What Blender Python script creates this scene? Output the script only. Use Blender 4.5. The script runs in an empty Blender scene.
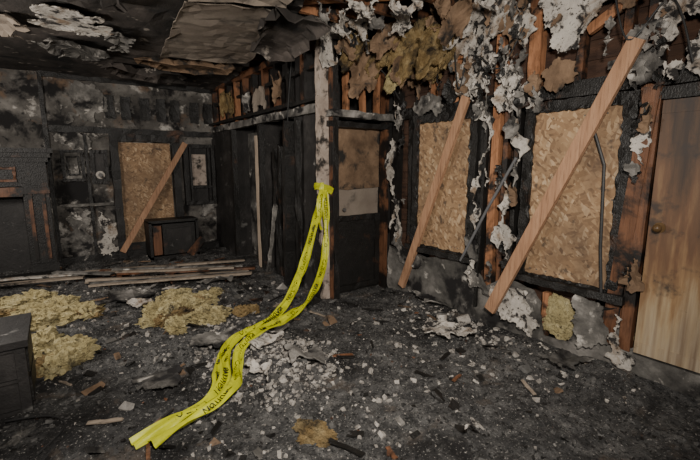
import bpy, math, random
from mathutils import Vector, noise, geometry, Matrix
random.seed(11)
R=random.random
def U(a,b): return a+(b-a)*R()
V=Vector
H=1.5
XR=3.2; XA=2.38; YB=7.3; YC=3.6; ZC=2.82

# ---------------------------------------------------------------- materials
def newmat(name):
    m=bpy.data.materials.new(name); m.use_nodes=True
    nt=m.node_tree; return m,nt,nt.nodes['Principled BSDF']
def N(nt,t,**k):
    n=nt.nodes.new(t)
    for a,b in k.items(): setattr(n,a,b)
    return n
def coords(nt,seed,stretch=(1,1,1),rot=(0,0,0)):
    tc=N(nt,'ShaderNodeTexCoord'); mp=N(nt,'ShaderNodeMapping')
    mp.inputs['Location'].default_value=(seed*3.7,seed*1.9,seed*5.3)
    mp.inputs['Scale'].default_value=stretch; mp.inputs['Rotation'].default_value=rot
    nt.links.new(tc.outputs['Object'],mp.inputs['Vector']); return mp.outputs['Vector']
def noisetex(nt,vec,scale,detail=8,rough=.6,dist=0):
    n=N(nt,'ShaderNodeTexNoise'); n.inputs['Scale'].default_value=scale
    n.inputs['Detail'].default_value=detail; n.inputs['Roughness'].default_value=rough
    n.inputs['Distortion'].default_value=dist
    nt.links.new(vec,n.inputs['Vector']); return n.outputs['Fac']
def ramp(nt,fac,stops):
    r=N(nt,'ShaderNodeValToRGB'); e=r.color_ramp.elements
    while len(e)<len(stops): e.new(.5)
    for i,(p,c) in enumerate(stops):
        e[i].position=p; e[i].color=(c[0],c[1],c[2],1)
    nt.links.new(fac,r.inputs['Fac']); return r.outputs['Color']
def mixc(nt,fac,a,b):
    m=N(nt,'ShaderNodeMix',data_type='RGBA')
    nt.links.new(fac,m.inputs['Factor'])
    for s,i in ((a,6),(b,7)):
        if isinstance(s,tuple): m.inputs[i].default_value=(s[0],s[1],s[2],1)
        else: nt.links.new(s,m.inputs[i])
    return m.outputs[2]
def layered(name,base,scale=3,stretch=(1,1,1),overs=(),rough=.85,bump=.4,bscale=30,bdist=.02,seed=0,alig=0,spec=.3):
    m,nt,bs=newmat(name)
    col=ramp(nt,noisetex(nt,coords(nt,seed,stretch),scale,10,.65),base)
    for k,o in enumerate(overs):
        c,sc,lo,hi=o[:4]; st=o[4] if len(o)>4 else (1,1,1)
        f=ramp(nt,noisetex(nt,coords(nt,seed+k+1.3,st),sc,9,.62,.3),[(lo,(0,0,0)),(hi,(1,1,1))])
        col=mixc(nt,f,col,c)
    nt.links.new(col,bs.inputs['Base Color'])
    bs.inputs['Roughness'].default_value=rough
    bs.inputs['Specular IOR Level'].default_value=spec
    h=noisetex(nt,coords(nt,seed+9,stretch),bscale,8,.7)
    if alig:
        v=N(nt,'ShaderNodeTexVoronoi',feature='DISTANCE_TO_EDGE'); v.inputs['Scale'].default_value=alig
        nt.links.new(coords(nt,seed+2,(1,1,.6)),v.inputs['Vector'])
        mm=N(nt,'ShaderNodeMath',operation='MULTIPLY_ADD'); mm.inputs[1].default_value=1.2
        nt.links.new(v.outputs['Distance'],mm.inputs[0]); nt.links.new(h,mm.inputs[2]); h=mm.outputs[0]
    b=N(nt,'ShaderNodeBump'); b.inputs['Strength'].default_value=bump; b.inputs['Distance'].default_value=bdist
    nt.links.new(h,b.inputs['Height']); nt.links.new(b.outputs['Normal'],bs.inputs['Normal'])
    return m
BLK=(.006,.0055,.005); DK=(.022,.02,.019); WH=(.50,.465,.415)
M={}
M['char']=layered('charred_wood',[(.3,BLK),(.6,(.012,.011,.010)),(.8,(.028,.025,.022))],8,overs=[((.10,.092,.085),14,.66,.78),((.09,.042,.022),3,.60,.74)],alig=60,bump=.5,bdist=.010,rough=.5,spec=.38)
M['charwall']=layered('sooty_black_wall',[(.3,BLK),(.55,(.02,.018,.017)),(.75,(.055,.05,.047))],3,overs=[((.16,.155,.145),5,.62,.72),((.38,.36,.34),9,.68,.74)],seed=3,rough=.6,spec=.4)
M['backwall']=layered('sooty_drywall_back',[(.3,(.022,.02,.018)),(.5,(.085,.078,.07)),(.7,(.22,.205,.185))],2.2,overs=[((.42,.395,.36),4.5,.58,.66),((.010,.009,.009),2.3,.52,.60),((.13,.085,.055),3.4,.58,.72),((.01,.01,.01),14,.58,.68)],seed=5,bump=.3)
M['dry']=layered('peeling_drywall_white',[(.25,(.22,.20,.175)),(.5,(.42,.39,.35)),(.7,WH)],5,overs=[((.20,.145,.10),5,.53,.65),((.022,.02,.019),9,.53,.60),((.03,.028,.026),36,.57,.65)],seed=7,bump=.6)
M['drysoot']=layered('sooty_drywall',[(.3,(.03,.028,.026)),(.5,(.12,.113,.103)),(.7,(.33,.31,.285))],4,overs=[((.46,.43,.39),7,.58,.66),((.012,.011,.011),4,.5,.6)],seed=8)
M['drylow']=layered('soot_stained_drywall',[(.3,(.02,.019,.018)),(.5,(.09,.085,.077)),(.7,(.22,.205,.19))],3,overs=[((.42,.395,.36),6,.60,.68),((.012,.011,.011),2.4,.50,.60)],seed=21)
M['post']=layered('bare_plaster_post',[(.3,(.22,.175,.145)),(.5,(.34,.28,.235)),(.7,(.43,.37,.32))],6,overs=[((.03,.026,.022),7,.52,.62)],seed=22)
M['tan']=layered('tan_ceiling_board',[(.3,(.15,.12,.095)),(.6,(.22,.185,.15)),(.8,(.28,.24,.195))],2,overs=[((.03,.027,.024),3,.54,.70)],seed=12,bump=.2)
M['kraft']=layered('scorched_paper',[(.3,(.08,.05,.03)),(.6,(.20,.13,.08)),(.8,(.33,.24,.16))],5,overs=[((.02,.018,.016),5,.53,.64)],seed=14)
M['ceil']=layered('sooty_ceiling',[(.3,(.010,.009,.008)),(.5,(.038,.032,.028)),(.72,(.12,.10,.088))],1.8,stretch=(1,.45,1),overs=[((.006,.006,.006),2.6,.52,.66),((.25,.22,.19),6,.61,.68)],seed=15,bump=.6,bscale=12)
def wood(name,c0,c1,soot,seed,ax=2,rough=.65):
    st=[14,14,14]; st[ax]=1.0
    o=[(tuple(x*.5 for x in c0),5,.5,.72,tuple(st))]
    if soot: o.append(((.012,.010,.009),3.2,1-soot,1.10-soot))
    return layered(name,[(.3,c0),(.7,c1)],1.6,tuple(st),o,rough=rough,bump=.25,bscale=3,seed=seed)
M['stud']=wood('scorched_stud_wood',(.23,.10,.045),(.38,.18,.09),.50,31)
M['studd']=wood('dark_scorched_stud',(.10,.044,.023),(.18,.083,.043),.54,32,rough=.5)
M['joist']=wood('joist_wood',(.28,.12,.05),(.43,.21,.10),.50,33,0)
M['new']=wood('new_lumber',(.28,.15,.085),(.40,.235,.14),.34,34,2)
M['jamb']=wood('pale_jamb_wood',(.36,.28,.21),(.50,.41,.32),.36,38,2)
M['plank']=wood('ashy_planks',(.19,.15,.115),(.31,.26,.205),.44,35,0)
M['siding']=layered('charred_siding',[(.3,(.022,.012,.009)),(.6,(.065,.034,.021)),(.8,(.12,.062,.038))],3,(1,1,6),seed=37)
M['ash']=layered('ash_floor',[(.28,(.020,.020,.020)),(.45,(.055,.054,.053)),(.58,(.115,.112,.108)),(.75,(.22,.213,.203))],9,overs=[((.014,.013,.013),2.0,.48,.62),((.36,.345,.32),70,.59,.65),((.010,.010,.010),44,.55,.61),((.13,.10,.075),3,.58,.72),((.28,.265,.24),3.5,.63,.75)],seed=41,bump=1,bscale=60,bdist=.035,spec=.4,rough=.7)
M['ashg']=layered('grey_ash_chips',[(.3,(.035,.034,.033)),(.7,(.13,.126,.12))],20,seed=42)
M['plaster']=layered('plaster_dust',[(.3,(.15,.138,.125)),(.5,(.33,.305,.275)),(.7,(.48,.45,.41))],14,overs=[((.05,.045,.04),20,.56,.66)],seed=43,bump=.9,bscale=50)
M['insul']=layered('yellow_insulation',[(.25,(.22,.175,.085)),(.5,(.45,.38,.20)),(.75,(.61,.545,.34))],9,overs=[((.05,.045,.035),6,.57,.69),((.02,.02,.018),25,.60,.70)],seed=45,bump=1,bscale=45,bdist=.04,spec=.05)
M['insulb']=layered('scorched_insulation',[(.25,(.11,.07,.03)),(.5,(.27,.19,.09)),(.75,(.44,.35,.19))],9,overs=[((.03,.025,.02),5,.48,.62)],seed=46,bump=1,bscale=40,bdist=.04,spec=.05)
def plain(name,c,r=.5,metal=0):
    return layered(name,[(.3,tuple(x*.7 for x in c)),(.7,c)],9,rough=r,bump=.1)
M['metal']=plain('burnt_steel',(.10,.095,.09),.4)
M['conduit']=plain('grey_conduit',(.13,.13,.135),.4)
M['brass']=plain('tarnished_brass',(.12,.07,.03),.35)
M['cable']=plain('black_cable',(.03,.03,.03),.5)
M['txt']=plain('black_ink',(.015,.015,.01),.5)
M['tape']=layered('yellow_plastic_tape',[(.3,(.32,.34,.008)),(.7,(.54,.56,.015))],9,overs=[((.12,.12,.03),7,.58,.75)],rough=.4,bump=.3,bscale=14,seed=2,spec=.5)
def osb(name,axis,seed):
    m,nt,bs=newmat(name); outs=[]
    for k,ang in enumerate((.35,-.75,1.35)):
        rot=(ang,0,0) if axis=='x' else (0,ang,0)
        tc=N(nt,'ShaderNodeTexCoord')
        m1=N(nt,'ShaderNodeMapping'); m1.inputs['Rotation'].default_value=rot; m1.inputs['Location'].default_value=(seed,k*2.2,seed*.7)
        nt.links.new(tc.outputs['Object'],m1.inputs['Vector'])
        m2=N(nt,'ShaderNodeMapping'); m2.inputs['Scale'].default_value=(14,14,46) if k!=2 else (15,15,38)
        nt.links.new(m1.outputs['Vector'],m2.inputs['Vector'])
        v=N(nt,'ShaderNodeTexVoronoi'); v.inputs['Scale'].default_value=1.0
        nt.links.new(m2.outputs['Vector'],v.inputs['Vector']); outs.append((v.outputs['Color'],v.outputs['Distance']))
    cols=[]
    for c,d in outs:
        cols.append(ramp(nt,c,[(0,(.10,.056,.028)),(.3,(.24,.145,.075)),(.6,(.34,.225,.125)),(1,(.49,.36,.23))]))
    f1=ramp(nt,outs[0][0],[(.45,(0,0,0)),(.5,(1,1,1))]); f2=ramp(nt,outs[1][0],[(.55,(0,0,0)),(.6,(1,1,1))])
    c=mixc(nt,f1,cols[0],cols[1]); c=mixc(nt,f2,c,cols[2])
    s=ramp(nt,noisetex(nt,coords(nt,seed+1,(1,1,.6)),2.4,8),[(.45,(0,0,0)),(.75,(.92,.92,.92))]); c=mixc(nt,s,c,(.055,.034,.022))
    s=ramp(nt,noisetex(nt,coords(nt,seed+5),9,8),[(.60,(0,0,0)),(.68,(.8,.8,.8))]); c=mixc(nt,s,c,(.045,.03,.02))
    nt.links.new(c,bs.inputs['Base Color']); bs.inputs['Roughness'].default_value=.75
    return m
M['osbx']=osb('osb_board_a','x',1.0); M['osby']=osb('osb_board_b','y',3.0)
m,nt,bs=newmat('scorched_door'); 
tc=N(nt,'ShaderNodeTexCoord'); sx=N(nt,'ShaderNodeSeparateXYZ'); nt.links.new(tc.outputs['Object'],sx.inputs[0])
nz=noisetex(nt,coords(nt,4,(6,6,.9)),2.2,8); ad=N(nt,'ShaderNodeMath',operation='MULTIPLY_ADD'); ad.inputs[1].default_value=2.3
nt.links.new(nz,ad.inputs[0]); nt.links.new(sx.outputs['Z'],ad.inputs[2])
dv=N(nt,'ShaderNodeMath',operation='DIVIDE'); dv.inputs[1].default_value=3.2; nt.links.new(ad.outputs[0],dv.inputs[0])
c=ramp(nt,dv.outputs[0],[(.35,(.38,.31,.22)),(.5,(.37,.28,.17)),(.60,(.27,.165,.08)),(.72,(.14,.07,.034)),(.88,(.035,.022,.015))])
g=ramp(nt,noisetex(nt,coords(nt,6,(16,16,.8)),1.5,6),[(.40,(0,0,0)),(.70,(.75,.75,.75))]); c=mixc(nt,g,c,(.11,.058,.03))
g=ramp(nt,noisetex(nt,coords(nt,8,(1,1,1)),5,9),[(.56,(0,0,0)),(.66,(.9,.9,.9))]); c=mixc(nt,g,c,(.03,.022,.018))
nt.links.new(c,bs.inputs['Base Color']); bs.inputs['Roughness'].default_value=.5; M['door']=m

# ---------------------------------------------------------------- mesh helpers
class Mesh:
    def __init__(s): s.v=[];s.f=[];s.m=[];s.mats=[]
    def mi(s,k):
        if k not in s.mats: s.mats.append(k)
        return s.mats.index(k)
    def add(s,vs,fs,k):
        o=len(s.v); s.v+=[tuple(p) for p in vs]; i=s.mi(k)
        for f in fs: s.f.append([o+q for q in f]); s.m.append(i)
    def box(s,a,b,k):
        x0,x1=sorted((a[0],b[0]));y0,y1=sorted((a[1],b[1]));z0,z1=sorted((a[2],b[2]))
        s.add([(x0,y0,z0),(x1,y0,z0),(x1,y1,z0),(x0,y1,z0),(x0,y0,z1),(x1,y0,z1),(x1,y1,z1),(x0,y1,z1)],
              [(0,3,2,1),(4,5,6,7),(0,1,5,4),(1,2,6,5),(2,3,7,6),(3,0,4,7)],k)
    def beam(s,p0,p1,w,d,k,ref=(1,0,0),n=8,j=.003):
        p0=V(p0);p1=V(p1);T=(p1-p0).normalized();S=T.cross(V(ref)).normalized();Q=S.cross(T).normalized()
        vs=[];fs=[]
        for i in range(n+1):
            c=p0.lerp(p1,i/n)
            for a,b in ((-1,-1),(1,-1),(1,1),(-1,1)):
                vs.append(c+S*(a*w/2+U(-j,j))+Q*(b*d/2+U(-j,j))+T*(U(-j,j)*2 if i in(0,n) else 0))
        for i in range(n):
            for q in range(4):
                a=i*4+q;b=i*4+(q+1)%4; fs.append((a,b,b+4,a+4))
        fs.append((3,2,1,0)); e=n*4; fs.append((e,e+1,e+2,e+3)); s.add(vs,fs,k)
    def cyl(s,p0,p1,r,k,seg=12,r1=None):
        p0=V(p0);p1=V(p1);T=(p1-p0).normalized();S=T.orthogonal().normalized();Q=T.cross(S)
        r1=r if r1 is None else r1; vs=[]
        for c,rr in((p0,r),(p1,r1)):
            for i in range(seg):
                t=2*math.pi*i/seg; vs.append(c+S*math.cos(t)*rr+Q*math.sin(t)*rr)
        fs=[(i,(i+1)%seg,seg+(i+1)%seg,seg+i) for i in range(seg)]+[tuple(reversed(range(seg))),tuple(range(seg,2*seg))]
        s.add(vs,fs,k)
    def tube(s,pts,r,k,seg=6):
        pts=[V(p) for p in pts]
        for a,b in zip(pts[:-1],pts[1:]): s.cyl(a,b,r,k,seg)
    def sheet(s,P,poly,k,off=.0,thick=.011,sp=.05,edge=.35,lift=.03,amp=.01,seed=0,fr=3):
        pts=[V((a,b)) for a,b in poly]
        for _ in range(fr):
            q=[]
            for i in range(len(pts)):
                a=pts[i];b=pts[(i+1)%len(pts)];L=(b-a).length; q.append(a)
                if L>.014:
                    n=V((-(b-a).y,(b-a).x))*edge*U(-.5,.5)*min(1,.35/L if L>.35 else 1); q.append(a.lerp(b,U(.35,.65))+n)
            pts=q
        nb=len(pts); xs=[p.x for p in pts]; ys=[p.y for p in pts]
        def inside(x,y):
            c=False;j=nb-1
            for i in range(nb):
                if (ys[i]>y)!=(ys[j]>y) and x<(xs[j]-xs[i])*(y-ys[i])/(ys[j]-ys[i])+xs[i]: c=not c
                j=i
            return c
        allp=list(pts); x=min(xs)
        while x<max(xs):
            y=min(ys)
            while y<max(ys):
                px=x+U(-.3,.3)*sp;py=y+U(-.3,.3)*sp
                if inside(px,py): allp.append(V((px,py)))
                y+=sp
            x+=sp
        vs,es,fs,_,_,_=geometry.delaunay_2d_cdt(allp,[(i,(i+1)%nb) for i in range(nb)],[],0,1e-5)
        tri=[]
        for f in fs:
            cx=sum(vs[i].x for i in f)/len(f);cy=sum(vs[i].y for i in f)/len(f)
            if inside(cx,cy): tri.append(tuple(f))
        front=[];back=[]
        for p in vs:
            dm=min((V((p.x-a.x,p.y-a.y)).length for a in pts))
            e=max(0,1-dm/.09)
            nn=noise.noise(V((p.x*4+seed,p.y*4,seed)))
            o=off+amp*(noise.noise(V((p.x*9,p.y*9,seed)))+.6)+lift*e*e*(.5+1.6*abs(nn))
            front.append(P(p.x,p.y,o+thick));back.append(P(p.x,p.y,o))
        n=len(vs); F=list(tri)+[tuple(i+n for i in reversed(t)) for t in tri]
        cnt={}
        for t in tri:
            for i in range(len(t)):
                a,b=t[i],t[(i+1)%len(t)]; cnt[(a,b)]=1
        for (a,b) in list(cnt):
            if (b,a) not in cnt: F.append((b,a,a+n,b+n))
        s.add(front+back,F,k)
    def blob(s,c,r,k,seed=0,st=.35,sub=4,fr=4):
        import bmesh
        bm=bmesh.new(); bmesh.ops.create_icosphere(bm,subdivisions=sub,radius=1)
        vs=[]
        for v in bm.verts:
            p=v.co; f=1+st*(noise.fractal(p*fr*.4+V((seed*7.1,seed*3,1)),1,2,4)+.8*noise.noise(p*9+V((seed,0,0))))
            vs.append((c[0]+p.x*r[0]*f,c[1]+p.y*r[1]*f,c[2]+p.z*r[2]*f))
        bm.verts.index_update(); fs=[[v.index for v in f.verts] for f in bm.faces]; bm.free()
        s.add(vs,fs,k)
    def obj(s,name,smooth=False,parent=None):
        me=bpy.data.meshes.new(name); me.from_pydata(s.v,[],s.f); me.update()
        for k in s.mats: me.materials.append(M[k])
        me.polygons.foreach_set('material_index',s.m)
        if smooth: me.polygons.foreach_set('use_smooth',[True]*len(s.f))
        import bmesh
        bm=bmesh.new();bm.from_mesh(me);bmesh.ops.recalc_face_normals(bm,faces=bm.faces);bm.to_mesh(me);bm.free()
        o=bpy.data.objects.new(name,me); bpy.context.collection.objects.link(o)
        if parent: o.parent=parent
        return o
PR=lambda y,z,o:(XR-o,y,z)
PA=lambda y,z,o:(XA-o,y,z)
PB=lambda x,z,o:(x,YB-o,z)
PT=lambda x,y,o:(x,y,ZC-o)

# ---------------------------------------------------------------- floor
mounds=[(1.2,2.55,.42,.12),(.9,3.95,.5,.05),(-.15,4.1,.6,.05),(1.25,3.3,.3,.05),(2.9,2.6,.35,.06),(2.75,1.6,.4,.06),(1.9,1.6,.6,.035),(.7,1.5,.4,.03),(2.95,1.0,.3,.07),(.3,5.2,.6,.04),(1.6,4.6,.4,.05),(2.1,2.7,.5,.03),(3.05,3.0,.3,.06)]
def fh(x,y):
    h=.014+.026*noise.fractal(V((x*2.1,y*2.1,0)),1,2,3)+.024*abs(noise.noise(V((x*9,y*9,4))))+.018*abs(noise.noise(V((x*22,y*22,8))))
    for a,b,r,k in mounds:
        d=((x-a)**2+(y-b)**2)/(r*r)
        if d<4: h+=k*math.exp(-d*1.6)*(1+.5*noise.noise(V((x*12,y*12,3))))
    return max(h,.002)
g=Mesh(); x0,x1,y0,y1=-3.0,3.32,-1.6,7.45; st=.022
nx=int((x1-x0)/st);ny=int((y1-y0)/st)
vs=[]
for j in range(ny+1):
    for i in range(nx+1):
        x=x0+(x1-x0)*i/nx;y=y0+(y1-y0)*j/ny; vs.append((x,y,fh(x,y)+.008*noise.noise(V((x*60,y*60,2)))))
g.add(vs,[(j*(nx+1)+i,j*(nx+1)+i+1,(j+1)*(nx+1)+i+1,(j+1)*(nx+1)+i) for j in range(ny) for i in range(nx)],'ash')
g.box((x0,y0,-.12),(x1,y1,-.02),'charwall'); g.obj('floor',False)
g=Mesh()
def chip(x,y,s,k,flat=.35,up=0):
    rot=Matrix.Rotation(U(0,6.3),3,'Z')@Matrix.Rotation(U(-.6,.6),3,'X')@Matrix.Rotation(U(-.6,.6),3,'Y')
    a,b,c=s*U(.5,1.3),s*U(.4,1),s*flat*U(.3,1)
    vs=[]
    for zz in(-1,1):
        for xx,yy in((-1,-1),(1,-1),(1,1),(-1,1)):
            vs.append(V((x,y,fh(x,y)+c*.4+up))+rot@V((xx*a*U(.4,1),yy*b*U(.4,1),zz*c)))
    g.add(vs,[(0,3,2,1),(4,5,6,7),(0,1,5,4),(1,2,6,5),(2,3,7,6),(3,0,4,7)],k)
for _ in range(14000):
    y=U(.4,7.2); x=U(-.9,3.15)
    if y>3.5 and x>2.2: continue
    s=.003+.018*R()**4
    r=R(); k='char' if r<.45 else ('ashg' if r<.88 else ('plaster' if r<.96 else 'studd'))
    chip(x,y,s,k)
for _ in range(300):
    x=U(-.6,3.1);y=U(1.0,7)
    if y>3.5 and x>2.2: continue
    chip(x,y,U(.02,.07),random.choice(['char','char','char','ashg','drysoot','kraft','drylow','drylow']),.25)
for _ in range(90):
    x=U(-.5,2.9);y=U(1.1,6.8); t=U(0,3.1); L=U(.03,.13)
    if y>3.3 and x>2.0: continue
    z=fh(x,y)+.012
    g.beam((x-L*math.cos(t),y-L*math.sin(t),z),(x+L*math.cos(t),y+L*math.sin(t),z+U(0,.02)),U(.01,.03),.01,random.choice(['char','char','studd','kraft','plank']),ref=(0,0,1),n=4,j=.003)
for a,b,r,n,k in((1.2,2.55,.36,1700,'plaster'),(1.15,3.1,.3,400,'plaster'),(2.85,2.4,.35,340,'plaster'),(2.8,1.7,.4,260,'plaster'),(1.0,3.6,.5,360,'plaster'),(1.1,2.0,.5,420,'plaster'),(2.9,1.2,.3,90,'dry'),(.3,5.0,.8,340,'plaster'),(1.3,4.4,.6,300,'plaster'),(.5,3.2,.6,200,'ashg'),(2.1,2.1,.7,200,'plaster')):
    for _ in range(n):
        t=U(0,6.3);q=r*R()**.7*1.4; x=a+q*math.cos(t);y=b+q*math.sin(t)
        if x<3.12: chip(x,y,.004+.028*R()**4,k if R()<.72 else 'ashg',.6)
g.obj('rubble_debris')

# ---------------------------------------------------------------- ceiling
g=Mesh()
g.sheet(PT,[(-3,-1.6),(.9,-1.6),(1.1,0),(1.45,1.5),(1.75,3.0),(2.0,4.3),(2.3,5.9),(2.38,6.6),(2.38,YB),(-3,YB)],'ceil',off=-.01,thick=.014,sp=.16,edge=.12,lift=.03,amp=.03,seed=3,fr=4)
g.sheet(PT,[(.95,3.45),(1.62,3.2),(2.02,4.6),(2.08,5.0),(1.15,5.3),(1.05,4.4)],'tan',off=.035,lift=.02,edge=.08,sp=.09,amp=.02,seed=4)
g.sheet(PT,[(-.02,4.35),(.15,4.2),(.5,4.35),(.62,4.7),(.5,4.95),(.3,4.8),(.2,4.9),(-.02,4.8),(.06,4.6)],'dry',off=.03,lift=.02,edge=.8,seed=5,fr=5)
g.sheet(PT,[(.55,4.6),(.8,4.7),(.75,5.3),(.6,5.2)],'drysoot',off=.03,lift=.06,edge=.8,seed=55,fr=5)
g.sheet(PT,[(.1,5.2),(.6,5.4),(.5,6.0),(.2,5.9)],'drysoot',off=.03,lift=.06,edge=.8,seed=56,fr=5)
g.sheet(PT,[(-.5,4.6),(-.1,4.7),(-.1,5.3),(-.5,5.2)],'tan',off=.03,lift=.06,edge=.8,seed=57,fr=5)
g.sheet(PT,[(.7,3.0),(1.5,2.6),(1.62,3.05),(.95,3.35)],'tan',off=.04,lift=.03,edge=.2,sp=.08,seed=6)
g.sheet(PT,[(.9,5.5),(2.0,5.2),(2.1,5.7),(1.3,6.0)],'kraft',off=.02,lift=.07,edge=.4,sp=.06,seed=16)
g.sheet(PT,[(.6,6.0),(1.6,6.1),(1.8,6.7),(.9,6.6)],'ceil',off=.03,lift=.09,edge=.6,sp=.06,seed=18)
g.sheet(PT,[(-.6,3.3),(.4,3.1),(.6,3.9),(-.3,4.0)],'ceil',off=.04,lift=.05,edge=.3,sp=.08,seed=26)
g.sheet(lambda x,y,o:(x,y,ZC-.02-o-.25*max(0,x-1.6)),[(1.5,3.0),(1.95,2.9),(2.1,4.0),(1.75,4.1)],'ceil',off=.04,lift=.08,edge=.4,sp=.06,seed=27)
g.obj('ceiling')
g=Mesh(); g.box((-3,-1.6,3.58),(3.5,YB,3.66),'char')
for i in range(18):
    g.box((1.0,-1.5+i*.5,3.55),(3.4,-1.5+i*.5+.46,3.579),'siding')
g.obj('roof_deck')
g=Mesh()
for i in range(12):
    y=-.4+i*.42
    if y<3.5: g.beam((1.0,y,2.96),(3.3,y+U(-.02,.02),2.96),.045,.2,random.choice(['joist','studd','stud']),ref=(0,0,1),n=10,j=.004)
for a,b in (((1.7,3.4,2.9),(3.2,2.2,2.96)),((1.6,2.9,3.15),(3.25,3.3,3.0)),((1.9,2.0,3.1),(3.2,2.7,3.1))):
    g.beam(a,b,.09,.04,'joist',ref=(0,0,1),n=8)
for i in range(9):
    y=3.9+i*.42; g.beam((2.0+.0*i,y,2.93),(2.6,y,2.93),.045,.16,'studd',ref=(0,0,1))
g.obj('ceiling_joists')

# ---------------------------------------------------------------- right wall
g=Mesh(); g.box((3.31,-1.6,0),(3.45,3.75,3.58),'siding')
for i in range(25):
    z=.02+i*.14; g.beam((3.305,-1.6,z+.07),(3.305,3.7,z+.07),.128,.02,'siding',ref=(1,0,0),n=20,j=.003)
g.beam((3.25,-1.6,.04),(3.25,3.6,.04),.08,.09,'char',n=30,j=.004)
g.beam((3.25,-1.6,2.78),(3.25,3.6,2.78),.08,.09,'studd',n=30,j=.004)
g.beam((3.25,-1.6,2.06),(3.25,3.6,2.06),.11,.09,'char',n=30,j=.006)
g.sheet(PR,[(1.02,.0),(3.5,.0),(3.5,.55),(2.3,.52),(2.15,.38),(1.95,.5),(1.7,.46),(1.62,.36),(1.58,.1),(1.38,.12),(1.34,.40),(1.05,.5)],'drylow',off=0,sp=.07,edge=.18,lift=.02,seed=1)
g.sheet(PR,[(-1.6,0),(.98,0),(1.02,.2),(.9,.26),(-1.6,.24)],'drysoot',off=0,sp=.07,edge=.15,lift=.02,seed=2)
wallr=g.obj('wall_right')
g=Mesh()
for y,w,k,z0,z1 in ((3.48,.09,'char',0,2.75),(3.22,.05,'char',.08,2.0),(2.30,.05,'char',.5,2.0),(2.17,.075,'stud',.08,2.75),(2.06,.045,'studd',.08,2.0),(2.62,.05,'stud',2.1,2.75),(2.95,.05,'stud',2.1,2.75),(1.85,.10,'stud',2.1,2.75),(1.96,.04,'char',.1,2.1),(1.50,.05,'studd',2.1,2.75),(1.2,.05,'studd',2.1,2.75),(1.03,.10,'studd',.08,2.75),(.72,.05,'studd',2.1,2.75),(2.72,.05,'char',.08,.5),(1.6,.05,'stud',.08,.45),(1.3,.05,'char',.08,.45),(.3,.05,'studd',2.1,2.75),(-.1,.05,'studd',.08,2.75),(-.6,.05,'studd',.08,2.75),(-1.1,.05,'studd',.08,2.75)):
    g.beam((3.245,y,z0),(3.245,y+U(-.015,.015),z1),w,.085,k,n=12,j=.004)
g.beam((3.20,1.12,.2),(3.16,1.0,2.0),.09,.05,'studd',n=10)
g.beam((3.18,2.26,.15),(3.2,2.24,2.0),.03,.05,'char',n=10)
g.beam((3.2,3.4,2.45),(3.2,2.35,2.55),.09,.04,'stud',n=10)
g.beam((3.2,1.45,2.45),(3.2,1.0,2.7),.07,.04,'stud',n=10)
g.obj('wall_studs',parent=wallr)
def window(name,ya,yb,za,zb):
    g=Mesh(); fw=.07
    for y in(ya-fw/2,yb+fw/2): g.beam((XR+.005,y,za-fw),(XR+.005,y,zb+fw),fw,.08,'char',n=22,j=.006)
    g.beam((XR+.005,ya-fw,zb+fw/2),(XR+.005,yb+fw,zb+fw/2),fw,.08,'char',n=16,j=.006)
    g.beam((XR-.01,ya-fw-.05,za-fw/2),(XR-.01,yb+fw+.05,za-fw/2),fw*.8,.14,'char',n=16,j=.008)
    g.box((XR-.015,ya-.02,za-.02),(XR,yb+.02,zb+.02),'osbx')
    for y in(ya,yb): g.beam((XR-.02,y,za),(XR-.02,y,zb),.022,.03,'char',n=34,j=.010)
    for z in(za,zb): g.beam((XR-.02,ya,z),(XR-.02,yb,z),.025,.03,'char',n=24,j=.010)
    for i in range(12):
        a=U(ya+.03,yb-.03);b=random.choice([za+.05,zb-.06,(za+zb)/2]); g.cyl((XR-.015,a,b),(XR-.02,a,b),.005,'metal',8)
    return g
window('window',2.40,3.08,.63,1.94).obj('window_1')
window('window',1.15,1.80,.59,1.92).obj('window_2')
g=Mesh(); g.box((3.13,.12,.22),(3.17,.93,1.90),'door')
for z0,z1 in((.22,.30),(1.82,1.90)): g.box((3.126,.12,z0),(3.131,.93,z1),'door')
g.cyl((3.13,.87,1.1),(3.10,.87,1.1),.012,'brass',12); g.blob((3.085,.87,1.1),(.026,.026,.026),'brass',1,.0,3); g.cyl((3.131,.87,1.1),(3.124,.87,1.1),.034,'brass',16)
for z in(.45,1.65): g.box((3.12,.10,z),(3.15,.13,z+.1),'metal')
g.beam((3.19,1.0,.2),(3.19,.99,2.0),.07,.06,'studd',n=12)
g.beam((3.19,.06,.2),(3.19,.06,2.0),.08,.06,'studd',n=12); g.beam((3.19,.0,1.95),(3.19,1.05,1.95),.08,.06,'char',n=12)
g.obj('door_1')
g=Mesh()
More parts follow.
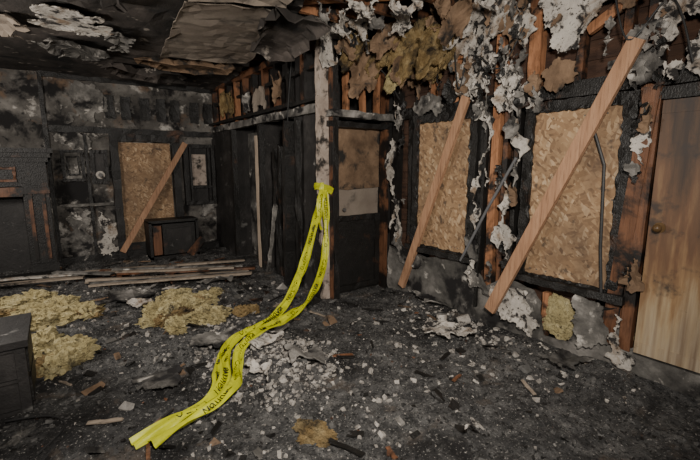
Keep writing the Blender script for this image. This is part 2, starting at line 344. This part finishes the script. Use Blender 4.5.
T=[([(2.72,2.9),(2.45,3.0),(2.15,2.9),(2.08,2.62),(2.28,2.55),(2.28,2.15),(2.47,2.1),(2.5,2.5),(2.67,2.42),(2.7,2.65)],'dry'),
([(1.8,2.85),(1.33,2.85),(1.33,2.6),(1.43,2.47),(1.48,2.33),(1.62,2.32),(1.67,2.48),(1.75,2.6)],'dry'),
([(2.15,2.12),(1.8,2.15),(1.78,1.96),(1.9,2.02),(2.0,1.93),(2.13,2.0)],'dry'),
([(1.08,2.85),(.4,2.9),(.55,2.5),(.75,2.35),(.86,2.42),(.93,2.2),(1.03,2.35)],'dry'),
([(.80,2.25),(.6,2.3),(.5,1.95),(.75,1.98)],'dry'),
([(3.44,1.8),(3.36,1.7),(3.32,1.1),(3.34,.62),(3.42,.58),(3.44,1.1)],'dry'),
([(2.31,2.0),(2.24,2.02),(2.26,1.3),(2.29,.9),(2.33,1.3)],'dry'),
([(2.05,.42),(1.72,.44),(1.70,.30),(1.6,.2),(1.66,.06),(1.85,.14),(2.03,.24)],'dry'),
([(1.07,.45),(1.02,.42),(1.03,.25),(.95,.05),(1.04,.02),(1.09,.25)],'dry'),
([(1.97,1.9),(1.93,1.88),(1.94,1.2),(1.92,.7),(1.96,.65),(1.98,1.3)],'dry'),
([(3.15,2.1),(2.75,2.15),(2.7,2.02),(2.9,2.05),(3.05,2.0)],'drysoot'),
([(1.95,2.7),(1.88,2.75),(1.90,2.4),(1.94,2.35)],'dry'),
([(1.28,2.2),(.98,2.25),(1.0,2.05),(1.15,2.07)],'drysoot'),
([(1.02,2.5),(.97,2.4),(.98,1.7),(1.0,1.5),(1.02,1.8)],'dry'),
([(3.4,2.85),(2.95,2.85),(2.85,2.5),(3.1,2.3),(3.3,2.4)],'kraft'),
([(2.95,2.8),(2.7,2.8),(2.68,2.45),(2.85,2.3)],'insulb'),
([(2.1,2.8),(1.93,2.8),(1.9,2.5),(2.05,2.35)],'kraft'),
([(2.65,2.42),(2.4,2.4),(2.45,2.15),(2.58,2.2)],'kraft'),
([(1.75,2.2),(1.5,2.25),(1.52,2.1),(1.7,2.08)],'kraft'),
([(1.3,2.8),(1.12,2.8),(1.15,2.55),(1.25,2.5)],'kraft'),
([(3.35,.9),(3.2,.58),(2.95,.5),(3.3,.45),(3.42,.6)],'drysoot'),
([(2.36,.85),(2.28,.8),(2.25,.45),(2.1,.3),(2.33,.35)],'drysoot'),
([(1.36,.5),(1.15,.48),(1.1,.2),(1.3,.1),(1.37,.3)],'drysoot'),
]
for i,(p,k) in enumerate(T): g.sheet(PR,p,k,off=.022+.004*(i%3),sp=.035,edge=.65,lift=.02 if len(p)<7 else .03,amp=.018,seed=10+i,fr=5)
for i in range(130):
    y=random.choice([U(2.05,2.35),U(1.88,2.0),U(3.2,3.4),U(.97,1.1),U(1.2,3.3),U(.5,3.4)]); z=U(2.0,2.8) if R()<.65 else U(.4,2.7)
    if y<.98 and z<2.0: z=U(2.05,2.7)
    if (2.38<y<3.1 or 1.13<y<1.84) and z<2.02: z=U(2.03,2.7)
    a=U(.008,.04);b=U(.04,.18)
    g.sheet(PR,[(y-a,z),(y,z+b*.3),(y+a,z),(y+a*.6,z-b),(y-a*.3,z-b*1.1)],random.choice(['dry','drysoot','drysoot','kraft','char','char']),off=.04+U(0,.02),thick=.004,sp=.03,edge=.9,lift=.05,amp=.03,seed=i*3.3,fr=3)
g.obj('peeling_drywall',parent=wallr)
g=Mesh()
g.blob((3.22,1.48,.27),(.06,.13,.18),'insul',3)
g.blob((3.235,.9,.30),(.03,.06,.1),'insul',5)
for i,(c,w,h,k) in enumerate((((3.08,3.05,2.78),.42,.42,'insulb'),((3.0,2.8,2.72),.28,.40,'insulb'),((2.9,3.35,2.78),.3,.38,'insulb'),((2.6,3.42,2.75),.26,.3,'insulb'),((2.98,2.5,2.82),.25,.28,'kraft'),((2.8,3.2,2.8),.3,.25,'kraft'),((3.0,3.3,2.45),.2,.2,'insul'),((2.75,3.45,2.62),.34,.42,'kraft'),((3.1,2.72,2.6),.3,.3,'insulb'),((3.05,3.15,2.6),.3,.3,'kraft'),((3.12,2.55,2.8),.3,.24,'dry'))):
    a=U(-1.2,-.4)
    P=lambda u,v,o,c=c,a=a:(c[0]+u*math.cos(a)+o*math.sin(a),c[1]+u*math.sin(a)-o*math.cos(a),c[2]+v+.12*math.sin(u*6))
    g.sheet(P,[(-w/2,.02),(0,.05),(w/2,0),(w*.5,-h*.5),(w*.25,-h),(0,-h*.75),(-w*.25,-h*.95),(-w*.5,-h*.6)],k,thick=.045 if 'ins' in k else .01,sp=.03,edge=.5,lift=.06,amp=.09,seed=i*4.7,fr=4)
g.obj('hanging_insulation',False)
for nm,a,b,w in (('wood_brace',(3.13,2.44,2.12),(3.13,3.24,.12),.085),('wood_brace.001',(3.10,1.10,2.30),(3.08,2.04,.20),.10)):
    g=Mesh(); g.beam(a,b,w,.04,'new',n=6,j=.001); g.obj(nm)
g=Mesh()
g.tube([(3.12,1.90,1.56),(3.11,2.15,1.1),(3.12,2.42,.58)],.013,'conduit',8)
g.tube([(3.15,1.32,1.72),(3.15,1.24,1.5),(3.15,1.21,.9),(3.14,1.17,.56)],.011,'cable',8)
g.obj('metal_conduit')

# ---------------------------------------------------------------- closet front wall
g=Mesh()
g.beam((2.44,YC,0),(2.44,YC,2.75),.06,.10,'char',ref=(0,1,0),n=16,j=.006)
g.beam((3.17,YC+.02,0),(3.17,YC+.02,2.75),.05,.10,'studd',ref=(0,1,0),n=16,j=.006)
g.beam((2.36,YC-.03,2.03),(3.2,YC-.03,2.03),.07,.14,'drysoot',ref=(0,1,0),n=12,j=.008)
g.beam((2.36,YC,1.93),(3.2,YC,1.93),.06,.08,'char',ref=(0,1,0),n=12,j=.006)
g.beam((2.3,YC+.02,2.76),(3.2,YC+.02,2.76),.10,.09,'studd',ref=(0,1,0),n=12,j=.006)
for x in(2.62,2.85,3.05): g.beam((x,YC+.03,2.06),(x+U(-.02,.02),YC+.03,2.72),.045,.07,'stud',ref=(0,1,0),n=8)
g.box((2.36,YC+.42,0),(3.3,YC+.5,3.58),'charwall'); g.box((3.2,YC,0),(3.3,YC+.5,3.58),'charwall')
g.obj('wall_closet')
g=Mesh()
y=YC+.10
g.sheet(lambda a,b,o:(a,y-o,b),[(2.46,1.25),(2.7,1.22),(3.15,1.24),(3.15,1.95),(2.46,1.95)],'kraft',off=.0,sp=.08,edge=.04,lift=.004,amp=.004)
g.sheet(lambda a,b,o:(a,y+.02-o,b),[(2.46,.88),(3.15,.88),(3.15,1.3),(2.46,1.3)],'tan',off=0,sp=.08,edge=.04,lift=.004,amp=.004)
g.box((2.46,y-.02,.02),(3.15,y+.02,.88),'char')
for a,b in(((2.5,y-.03,.05),(2.5,y-.03,.92)),((3.11,y-.03,.05),(3.11,y-.03,.92))): g.beam(a,b,.07,.03,'char',ref=(0,1,0),n=10,j=.005)
for z in(.08,.9): g.beam((2.46,y-.03,z),(3.15,y-.03,z),.06,.03,'char',ref=(0,1,0),n=10,j=.006)
g.cyl((2.62,y-.03,1.0),(2.62,y-.05,1.0),.02,'metal')
g.obj('door_2')

# ---------------------------------------------------------------- middle wall
g=Mesh()
g.box((2.75,YC+.5,0),(2.85,YB,3.58),'charwall')
g.box((2.36,4.26,0),(2.75,4.32,2.1),'charwall'); g.box((2.36,5.25,0),(2.75,5.30,2.1),'charwall'); g.box((2.36,6.35,0),(2.75,6.41,2.1),'charwall')
g.sheet(PA,[(6.3,0),(YB,0),(YB,2.1),(6.3,2.1)],'charwall',off=0,sp=.15,edge=.05)
g.sheet(PA,[(3.72,0),(4.3,0),(4.3,2.1),(3.72,2.1)],'charwall',off=-.02,sp=.12,edge=.05)
g.beam((XA-.02,3.65,2.1),(XA-.02,YB,2.1),.09,.10,'drysoot',n=30,j=.008)
g.beam((XA-.03,3.65,2.19),(XA-.03,YB,2.19),.04,.12,'char',n=30,j=.006)
g.beam((XA,3.65,2.78),(XA,YB,2.78),.09,.09,'studd',n=30,j=.006)
g.beam((XA,3.65,2.55),(XA,YB,2.5),.04,.05,'char',n=30,j=.006)
for i in range(11):
    yy=3.75+i*.34; g.beam((XA,yy,2.14),(XA,yy+U(-.02,.02),2.75),.05,.08,random.choice(['studd','stud','studd','char']),n=8)
    g.beam((XA,yy+.1,2.82),(XA,yy+.1,3.58),.05,.08,random.choice(['char','studd','studd']),n=8)
g.box((XA+.06,3.7,2.1),(XA+.09,YB,3.58),'charwall')
for i,(a,b,c,d) in enumerate([(4.5,4.75,2.3,2.6),(5.5,5.75,2.25,2.5),(3.8,4.05,2.9,3.25),(5.0,5.3,2.2,2.45),(6.2,6.6,2.25,2.6)]):
    g.sheet(PA,[(a,c),(b,c),(b,d),(a,d)],['kraft','drysoot','dry','tan','insulb'][i],off=.03,edge=.7,lift=.05,seed=i,fr=4)
for a,b in (((4.25,2.95),(4.25,3.4)),((4.62,2.95),(4.62,3.4)),((4.25,2.95),(4.62,2.95)),((4.25,3.4),(4.62,3.4))):
    g.beam((XA-.05,a[0],a[1]),(XA-.05,b[0],b[1]),.05,.05,'drysoot',n=8)
wm=g.obj('wall_middle')
g=Mesh()
g.beam((2.335,3.66,0),(2.335,3.66,2.82),.10,.10,'post',n=30,j=.006)
g.sheet(lambda a,b,o:(a,3.60-o,b),[(2.28,2.45),(2.42,2.5),(2.5,2.85),(2.3,3.0),(2.25,2.75)],'dry',off=.01,sp=.04,edge=.5,lift=.05)
g.sheet(lambda a,b,o:(2.28-o,a,b),[(3.62,0),(3.71,0),(3.70,.9),(3.66,1.2),(3.62,.8)],'char',off=.0,sp=.04,edge=.5,lift=.01)
g.beam((2.395,3.60,0),(2.40,3.60,2.7),.03,.05,'studd',ref=(0,1,0),n=12)
g.obj('corner_post',parent=wm)
g=Mesh()
g.beam((XA-.03,5.36,0),(XA-.03,5.36,1.9),.085,.06,'jamb',n=8,j=.003)
g.beam((XA-.02,5.27,0),(XA-.02,5.27,2.05),.06,.08,'char',n=8,j=.006)
g.beam((XA-.02,6.32,0),(XA-.02,6.32,2.05),.08,.08,'char',n=8,j=.006)
g.box((2.62,5.3,0),(2.66,6.35,2.0),'drylow')
g.beam((2.6,5.7,0),(2.6,5.7,2.0),.05,.05,'char',n=8,j=.006)
g.obj('door_frame')
g=Mesh()
g.beam((XA-.03,4.34,.02),(XA+.0,4.34,2.02),.05,.30,'char',n=14,j=.008)
for i in range(5): g.beam((XA-.02-.0*i,4.42+i*.11,.02),(XA-.02,4.40+i*.11+U(-.03,.03),1.9-U(0,.3)),.05,.04,random.choice(['char','char','studd']),n=12,j=.012)
g.beam((XA-.06,4.2,.02),(XA-.06,4.16,2.0),.045,.05,'char',n=12,j=.01)
g.beam((XA-.05,5.1,.02),(XA-.08,4.75,1.0),.04,.04,'drysoot',n=12,j=.01)
g.obj('door_3')

# ---------------------------------------------------------------- back wall
g=Mesh(); g.box((-3,YB,0),(2.9,YB+.12,3.58),'backwall')
g.sheet(PB,[(-.0,1.95),(.35,2.0),(.6,1.9),(.9,2.0),(2.35,1.95),(2.37,2.8),(.1,2.8)],'backwall',off=0,sp=.14,edge=.1,lift=.01,seed=3)
g.beam((-.02,YB-.02,0),(-.02,YB-.02,2.82),.05,.04,'char',ref=(0,1,0),n=20,j=.006)
g.beam((.0,YB-.03,2.02),(2.37,YB-.03,2.02),.09,.05,'char',ref=(0,1,0),n=20,j=.01)
g.beam((-.0,YB-.03,2.77),(2.37,YB-.03,2.77),.09,.06,'char',ref=(0,1,0),n=20,j=.01)
g.beam((.05,YB-.03,.9),(.84,YB-.03,.9),.04,.05,'drysoot',ref=(0,1,0),n=20,j=.004)
g.beam((.0,YB-.02,.06),(2.37,YB-.02,.06),.12,.04,'char',ref=(0,1,0),n=20,j=.006)
for x in (.80,1.02,1.28,1.53,1.74,2.05,2.28): g.sheet(PB,[(x-.07,2.2),(x+.07,2.2),(x+.07,2.55),(x-.07,2.55)],'char',off=.012,thick=.01,sp=.05,edge=.15,lift=.01,seed=x)
for i,p in enumerate([[(.08,.15),(.38,.2),(.42,.8),(.1,.82)],[(.5,.1),(.78,.15),(.76,.5),(.52,.8)],[(.45,1.35),(.5,1.9),(.1,1.95),(.3,1.8)],[(2.0,1.05),(2.3,1.0),(2.3,.7),(2.05,.6)],[(.2,2.1),(.6,2.15),(.7,2.6),(.3,2.7)]]):
    g.sheet(PB,p,['drysoot','dry','drysoot','drysoot','drysoot'][i],off=.015,sp=.05,edge=.8,lift=.01,seed=i,fr=5)
g.beam((.44,YB-.03,.1),(.44,YB-.03,1.95),.04,.04,'char',ref=(0,1,0),n=20,j=.006)
wb=g.obj('wall_back')
g=Mesh(); g.box((-3.1,-1.6,0),(-3,YB,3.58),'backwall'); g.obj('wall_left')
g=Mesh()
g.box((.86,YB-.03,.25),(1.62,YB-.012,1.85),'osby')
g.beam((.80,YB-.05,0),(.80,YB-.05,1.98),.11,.09,'char',ref=(0,1,0),n=14,j=.01)
g.beam((1.70,YB-.05,0),(1.70,YB-.05,1.98),.12,.09,'char',ref=(0,1,0),n=14,j=.01)
g.beam((.76,YB-.05,1.92),(1.76,YB-.05,1.92),.12,.09,'char',ref=(0,1,0),n=14,j=.01)
g.box((.86,YB-.03,0.0),(1.62,YB-.008,.25),'char')
g.obj('window_3')
g=Mesh(); g.beam((1.84,YB-.14,1.86),(.78,YB-.18,.14),.085,.04,'new',ref=(0,1,0),n=6,j=.001); g.obj('wood_brace.002')
def frame(g,x0,x1,z0,z1,y,w,k,pane,d=.05):
    for x in(x0,x1): g.beam((x,y,z0-w/2),(x,y,z1+w/2),w,d,k,ref=(0,1,0),n=8,j=.005)
    for z in(z0,z1): g.beam((x0,y,z),(x1,y,z),w,d,k,ref=(0,1,0),n=8,j=.005)
    if pane: g.box((x0,y+.01,z0),(x1,y+.03,z1),pane)
g=Mesh(); frame(g,.14,.38,1.28,1.70,YB-.04,.04,'char','drysoot'); frame(g,.19,.33,1.36,1.62,YB-.06,.02,'char',None,.02); g.obj('wall_niche',parent=wb)
g=Mesh(); frame(g,.5,.68,1.24,1.70,YB-.04,.05,'char','charwall'); g.cyl((.59,YB-.05,1.35),(.59,YB-.09,1.35),.06,'dry',20); g.cyl((.59,YB-.09,1.35),(.59,YB-.1,1.35),.03,'metal',16); g.obj('wall_vent')
g=Mesh(); frame(g,1.84,2.30,.85,1.82,YB-.06,.06,'char','charwall',.1); g.box((1.95,YB-.08,1.15),(2.18,YB-.06,1.68),'post')
g.beam((1.9,YB-.09,1.12),(2.28,YB-.09,1.12),.03,.06,'char',ref=(0,1,0)); g.beam((2.22,YB-.09,.85),(2.22,YB-.09,1.8),.03,.06,'char',ref=(0,1,0)); g.beam((1.92,YB-.09,.85),(1.92,YB-.09,1.8),.03,.06,'char',ref=(0,1,0))
g.obj('window_4')
g=Mesh()
y=6.75
g.box((1.12,y,.03),(1.86,y+.36,.07),'char')
for x in(1.14,1.84): g.box((x-.02,y,.03),(x+.02,y+.36,.62),'char')
g.box((1.12,y,.60),(1.86,y+.36,.64),'char'); g.box((1.14,y+.32,.05),(1.84,y+.36,.6),'char')
g.box((1.17,y-.015,.1),(1.29,y+.01,.56),'studd'); g.box((1.31,y-.01,.09),(1.80,y+.01,.58),'char'); g.box((1.37,y-.02,.15),(1.74,y-.008,.50),'charwall')
g.beam((1.69,y-.03,.05),(1.92,y-.02,.3),.12,.02,'studd',ref=(0,1,0))
g.obj('burnt_cabinet')
g=Mesh(); y=6.85; f=YB-.002
g.box((-1.75,y-.10,1.66),(.03,f,1.72),'char'); g.box((-1.72,y-.06,1.60),(.0,f,1.66),'char'); g.box((-1.69,y-.03,1.54),(-.03,f,1.60),'char')
g.box((-1.66,y,1.22),(-.06,f,1.54),'char')
for x in(-1.66,-.34):
    g.box((x,y,.0),(x+.28,f,1.22),'char')
    g.box((x+.05,y-.02,.22),(x+.09,y,1.12),'studd'); g.box((x+.19,y-.02,.22),(x+.23,y,1.12),'studd'); g.box((x-.02,y-.03,0),(x+.30,y,.16),'char'); g.box((x-.01,y-.03,1.12),(x+.29,y,1.2),'studd')
g.box((-1.38,y+.35,0),(-.34,f,1.22),'charwall')
frame(g,-1.3,-.4,1.30,1.46,y-.01,.03,'studd',None,.03)
g.beam((-1.38,y+.02,1.15),(-.34,y+.02,1.15),.12,.1,'studd',ref=(0,1,0))
g.box((-1.8,y-.35,.0),(.0,y,.05),'char')
g.obj('fireplace_mantel')

# ---------------------------------------------------------------- floor objects
g=Mesh()
for i in range(9):
    a=V((.36,6.28,0))+V((-.0,-.10*i,0)); b=V((1.98,5.42,0))+V((.02,-.09*i,0))
    a.x+=U(-.2,.2); b.x+=U(-.2,.15); a.y+=U(-.05,.05); a.z=.08+U(0,.05);b.z=.10+U(0,.05)
    g.beam(a,b,.06,.022,['plank','studd','drysoot','plank','studd','plank','plank','drysoot','plank'][i],ref=(0,0,1),n=8,j=.004)
for t in(.15,.5,.85):
    c=V((.36,6.28,.07)).lerp(V((1.98,5.42,.08)),t); g.beam(c+V((.03,.05,0)),c+V((-.1,-.76,0)),.06,.025,'studd',ref=(0,0,1))
g.obj('wood_planks')
g=Mesh()
for a,b,k in(((-.75,6.5,.09),(.35,6.1,.10),'dry'),((-.7,6.25,.08),(.2,5.95,.10),'plank'),((-.1,6.35,.12),(.5,5.8,.13),'drysoot')): g.beam(a,b,.09,.02,k,ref=(0,0,1),n=8)
g.obj('fallen_trim_boards')
def pile(name,bl,k):
    g=Mesh()
    for i,(c,r) in enumerate(bl): g.blob((c[0],c[1],fh(c[0],c[1])+r[2]*.45),r,k if R()<.85 else 'insulb',i+c[0]*3,.42,4,5)
    g.obj(name,False)
def cluster(cx,cy,rx,ry,n,s):
    o=[]
    for _ in range(n):
        t=U(0,6.3);q=R()**.6; o.append(((cx+rx*q*math.cos(t),cy+ry*q*math.sin(t)),(s*U(.6,1.4),s*U(.6,1.4),s*U(.35,.75))))
    return o
pile('insulation_pile',cluster(-.12,4.7,.32,.38,18,.13)+cluster(-.10,3.75,.22,.34,18,.11)+cluster(-.5,5.2,.3,.3,8,.12),'insul')
pile('insulation_pile.001',cluster(.9,4.0,.36,.42,30,.11)+cluster(1.15,4.5,.25,.25,8,.09),'insul')
pile('insulation_pile.002',cluster(1.4,3.75,.14,.14,4,.07)+cluster(1.05,1.75,.12,.10,6,.045),'insulb')
g=Mesh(); PF=lambda x,y,o:(x,y,fh(x,y)+o)
for p,k in (([(2.38,2.2),(2.5,2.32),(2.7,2.25),(2.75,2.0),(2.6,1.92),(2.55,2.05),(2.45,1.98)],'dry'),([(1.35,3.2),(1.6,3.1),(1.5,2.95),(1.3,3.0)],'drysoot'),([(.15,4.6),(.6,4.5),(.75,4.9),(.3,5.1)],'drylow'),([(.55,5.0),(.9,5.1),(.8,4.8)],'drysoot'),([(1.1,2.9),(1.35,2.75),(1.2,2.6),(1.0,2.75)],'dry'),([(2.95,2.9),(3.1,2.7),(3.05,2.5),(2.9,2.7)],'drysoot'),([(2.75,1.4),(3.0,1.35),(2.95,1.1),(2.7,1.2)],'drylow'),([(.85,3.3),(1.15,3.2),(1.1,3.0),(.8,3.1)],'drysoot'),([(1.62,1.18),(1.72,1.22),(1.7,1.12)],'dry'),([(1.3,4.9),(1.7,4.8),(1.6,4.55)],'drylow'),([(.3,2.9),(.6,2.85),(.5,2.6),(.3,2.7)],'drylow'),([(1.25,2.5),(1.5,2.45),(1.4,2.25),(1.2,2.3)],'drysoot'),([(.95,2.5),(1.1,2.4),(1.0,2.25)],'dry'),([(.5,4.6),(.7,4.4),(.55,4.3)],'dry'),([(.9,4.9),(1.1,4.85),(1.0,4.7)],'dry')):
    g.sheet(PF,p,k,off=.03,sp=.04,edge=.6,lift=.03,amp=.02,seed=p[0][0],fr=4)
g.obj('drywall_debris')
g=Mesh(); g.cyl((2.72,2.28,.05),(2.73,2.3,.16),.045,'dry',16); g.cyl((2.73,2.3,.16),(2.732,2.302,.17),.048,'metal',16); g.cyl((2.86,2.22,.08),(2.95,2.16,.11),.045,'plaster',16); g.cyl((2.86,2.22,.08),(2.855,2.223,.078),.048,'metal',16)
g.obj('paint_can')
g=Mesh()
x0,x1,ya,yb=-1.0,-.23,2.93,3.42
g.box((x0,ya,.03),(x1,yb,.45),'charwall'); g.box((x0-.03,ya-.03,.45),(x1+.02,yb+.03,.49),'charwall')
for z0,z1 in((.07,.23),(.26,.42)):
    g.box((x0+.05,ya-.018,z0),(x1-.05,ya,z1),'charwall'); g.box((x1,ya+.05,z0),(x1+.01,yb-.05,z1),'char')
    g.cyl(((x0+x1)/2,ya-.018,(z0+z1)/2),((x0+x1)/2,ya-.04,(z0+z1)/2),.015,'metal')
for x in(x0+.04,x1-.04):
    for yy in(ya+.04,yb-.04): g.box((x-.03,yy-.03,0),(x+.03,yy+.03,.04),'char')
g.obj('burnt_nightstand')
g=Mesh()
def cable(pts,r=.006):
    P=[V(p) for p in pts]; out=[]
    for i in range(len(P)-1):
        a=P[max(i-1,0)];b=P[i];c=P[i+1];d=P[min(i+2,len(P)-1)]
        for q in range(8):
            t=q/8; out.append(.5*((2*b)+(c-a)*t+(2*a-5*b+4*c-d)*t*t+(3*b-a-3*c+d)*t**3))
    out.append(P[-1]); g.tube(out,r,'cable',6)
cable([(2.6,3.5,2.7),(2.75,3.45,2.3),(2.9,3.4,2.5),(3.1,3.3,2.2)])
cable([(3.1,2.6,2.8),(3.08,2.5,2.2),(3.12,2.4,2.5),(3.1,2.1,2.3),(3.12,1.9,2.6)])
cable([(2.3,4.2,2.8),(2.28,4.3,2.2),(2.3,4.4,1.6)])
cable([(3.1,1.3,2.8),(3.08,1.15,2.3),(3.12,.95,2.5),(3.1,.8,2.1)])
g.obj('hanging_cables')
g=Mesh(); cable([(-.35,2.85,.05),(-.15,2.75,.06),(-.08,2.6,.05),(-.2,2.4,.05)],.005); g.obj('power_cord')
g=Mesh()
hang=[((2.42,3.45),.22,.35,'kraft'),((2.62,3.4),.2,.28,'drysoot'),((3.02,3.2),.15,.3,'dry'),((2.5,3.3),.16,.2,'dry'),((2.25,3.3),.2,.25,'dry'),((2.0,3.2),.18,.2,'drysoot'),((2.75,3.0),.22,.2,'dry'),((3.0,2.75),.2,.2,'kraft'),((2.2,2.9),.3,.16,'dry'),((2.9,2.2),.25,.15,'dry'),((2.3,3.0),.2,.16,'dry'),((2.55,3.1),.2,.16,'drysoot'),((2.5,2.7),.3,.14,'dry'),((2.7,2.5),.25,.14,'kraft')]
for i,((x,y),w,h,k) in enumerate(hang):
    a=U(-.5,.5); z=2.86
    P=lambda u,v,o,x=x,y=y,a=a,z=z:(x+u*math.cos(a)+o*math.sin(a),y+u*math.sin(a)-o*math.cos(a)-.3*(-v)*.5,z+v)
    g.sheet(P,[(-w/2,0),(w/2,.02),(w*.45,-h*.5),(w*.2,-h),(-w*.15,-h*.7),(-w*.4,-h*.9)],k,thick=.008,sp=.04,edge=.8,lift=.06,amp=.05,seed=i*2.1,fr=5)
g.obj('hanging_ceiling_scraps')

# ---------------------------------------------------------------- caution tape
fc=bpy.data.curves.new('t','FONT'); fc.body='CAUTION'; fc.size=1; fc.resolution_u=2
fo=bpy.data.objects.new('t',fc); bpy.context.collection.objects.link(fo); bpy.context.view_layer.update()
tm=fo.to_mesh(); tv=[v.co.copy() for v in tm.vertices]; tf=[tuple(p.vertices) for p in tm.polygons]; fo.to_mesh_clear()
bpy.data.objects.remove(fo); bpy.data.curves.remove(fc)
tw=max(v.x for v in tv); thh=max(v.y for v in tv)
tape=Mesh()
def strand(cps,width=.072,twist=0,txt=True,wob=.0,seed=0,cupa=.014):
    P=[(V(c[:3]),V(c[3:6]).normalized()) for c in cps]; S=[]
    for i in range(len(P)-1):
        a=P[max(i-1,0)][0];b,nb_=P[i];c,nc=P[i+1];d=P[min(i+2,len(P)-1)][0]
        for q in range(14):
            t=q/14; S.append((.5*((2*b)+(c-a)*t+(2*a-5*b+4*c-d)*t*t+(3*b-a-3*c+d)*t**3),nb_.lerp(nc,t).normalized()))
    S.append(P[-1]); L=[0]
    for a,b in zip(S[:-1],S[1:]): L.append(L[-1]+(b[0]-a[0]).length)
    tot=L[-1]
    fr=[]
    for i,(p,n) in enumerate(S):
        T=(S[min(i+1,len(S)-1)][0]-S[max(i-1,0)][0]).normalized(); W=T.cross(n).normalized(); Nn=W.cross(T).normalized()
        an=twist*L[i]/tot*math.pi+wob*noise.noise(V((L[i]*3.5,seed,0)))
        fr.append((p,W*math.cos(an)+Nn*math.sin(an),Nn*math.cos(an)-W*math.sin(an)))
    def at(l):
        l=min(max(l,0),tot)
        for i in range(len(L)-1):
            if L[i+1]>=l: break
        t=(l-L[i])/max(1e-6,L[i+1]-L[i]); a,b=fr[i],fr[i+1]
        return a[0].lerp(b[0],t),a[1].lerp(b[1],t).normalized(),a[2].lerp(b[2],t).normalized()
    def cupf(l,s): return cupa*(math.sin(l*11+seed)*(1-4*s*s)+.7*math.sin(s*9+l*7+seed))
    vs=[]; nq=8
    for i,(p,w,n) in enumerate(fr):
        for q in range(nq+1):
            s=q/nq-.5; vs.append(p+w*width*s+n*cupf(L[i],s))
    tape.add(vs,[(i*(nq+1)+q,i*(nq+1)+q+1,(i+1)*(nq+1)+q+1,(i+1)*(nq+1)+q) for i in range(len(fr)-1) for q in range(nq)],'tape')
    if txt:
        hgt=.036; sc=hgt/thh; l0=.06
        while l0+tw*sc<tot:
            for sd in(1,-1):
                vv=[]
                for v in tv:
                    l=l0+(v.x*sc if sd>0 else (tw-v.x)*sc); p,w,n=at(l); s=(v.y*sc-hgt/2)/width*-1
                    vv.append(p+w*width*s+n*(cupf(l,s)+.0014*sd))
                tape.add(vv,tf,'txt')
            l0+=tw*sc+.09
cn=(-.55,-.8,.1)
K=(2.26,3.54)
strand([(K[0],K[1],1.24,*cn),(2.16,3.50,1.0,*cn),(1.93,3.34,.64,-.4,-.6,.6),(1.62,3.12,.32,-.3,-.4,.8),(1.36,2.99,.20,-.1,-.4,1),(1.10,2.90,.20,-.1,-.2,1),(.92,2.78,.17,.2,-.1,1),(.84,2.60,.15,.3,-.3,1),(.77,2.42,.13,.2,-.2,1),(.62,2.28,.11,.1,-.3,1),(.42,2.22,.10,0,-.3,1),(.20,2.16,.08,0,-.2,1)],wob=1.1,seed=1,width=.075)
strand([(K[0]+.02,K[1],1.22,*cn),(2.25,3.47,.9,-.7,-.6,.2),(2.14,3.36,.50,-.5,-.6,.5),(1.84,3.12,.28,-.3,-.4,.8),(1.50,2.95,.21,0,-.4,1),(1.22,2.84,.21,.1,-.4,1),(1.00,2.70,.18,.2,-.3,1),(.90,2.52,.15,.2,-.2,1),(.82,2.34,.13,.1,-.1,1),(.66,2.21,.12,0,-.3,1),(.46,2.16,.10,0,-.2,1),(.28,2.10,.08,0,-.2,1)],wob=1.3,seed=4,width=.075)
strand([(K[0]-.01,K[1],1.22,*cn),(2.10,3.46,.88,-.5,-.7,.4),(1.84,3.26,.50,-.3,-.6,.8),(1.54,3.06,.29,0,-.3,1),(1.26,2.95,.21,0,-.2,1),(1.02,2.86,.19,0,-.2,1),(.86,2.70,.16,0,-.2,1),(.75,2.50,.13,0,-.2,1),(.68,2.34,.11,0,-.1,1),(.48,2.25,.09,0,0,1)],wob=1.5,seed=8,width=.065)
strand([(K[0],K[1]-.01,1.25,*cn),(2.20,3.50,1.13,*cn),(2.18,3.49,.98,-.8,-.4,.1),(2.20,3.48,.84,*cn)],twist=.6,seed=6)
strand([(2.27,3.56,1.27,0,-1,0),(2.34,3.555,1.25,0,-1,0),(2.39,3.555,1.22,0,-1,.1)],txt=False,cupa=.004)
strand([(2.268,3.57,1.27,-1,-.1,0),(2.262,3.66,1.28,-1,0,0),(2.27,3.73,1.27,-1,.2,0)],txt=False,cupa=.004)
strand([(2.255,3.55,1.32,-1,-.4,0),(2.24,3.54,1.25,-1,-1,0),(2.25,3.55,1.18,-1,-.4,0)],txt=False,width=.05,cupa=.004)
to=tape.obj('caution_tape',True)

# ---------------------------------------------------------------- lights
w=bpy.data.worlds.new('World'); bpy.context.scene.world=w; w.use_nodes=True
w.node_tree.nodes['Background'].inputs[0].default_value=(.95,.95,1,1); w.node_tree.nodes['Background'].inputs[1].default_value=.26
l=bpy.data.lights.new('flash_lamp','SPOT'); l.energy=690; l.shadow_soft_size=.14; l.color=(1,.93,.84); l.spot_size=math.radians(120); l.spot_blend=1
o=bpy.data.objects.new('flash_lamp',l); o.location=(.25,-.1,2.15); o.rotation_euler=(V((2.2,3.3,1.0))-V(o.location)).to_track_quat('-Z','Y').to_euler(); bpy.context.collection.objects.link(o)
l=bpy.data.lights.new('back_fill_light','POINT'); l.energy=235; l.shadow_soft_size=.25; l.color=(1,.93,.85)  # added fill light, out of view on the left, lifts the back wall
o=bpy.data.objects.new('back_fill_light',l); o.location=(-1.5,4.2,1.9); bpy.context.collection.objects.link(o)

# ---------------------------------------------------------------- camera
p=math.atan(65/400);th=math.radians(36.4)
cam=bpy.data.cameras.new('camera');o=bpy.data.objects.new('camera',cam);bpy.context.collection.objects.link(o)
o.location=(0,0,H);o.rotation_euler=(math.pi/2-p,0,-th);cam.sensor_width=36;cam.lens=400/700*36;cam.clip_start=.02
bpy.context.scene.camera=o
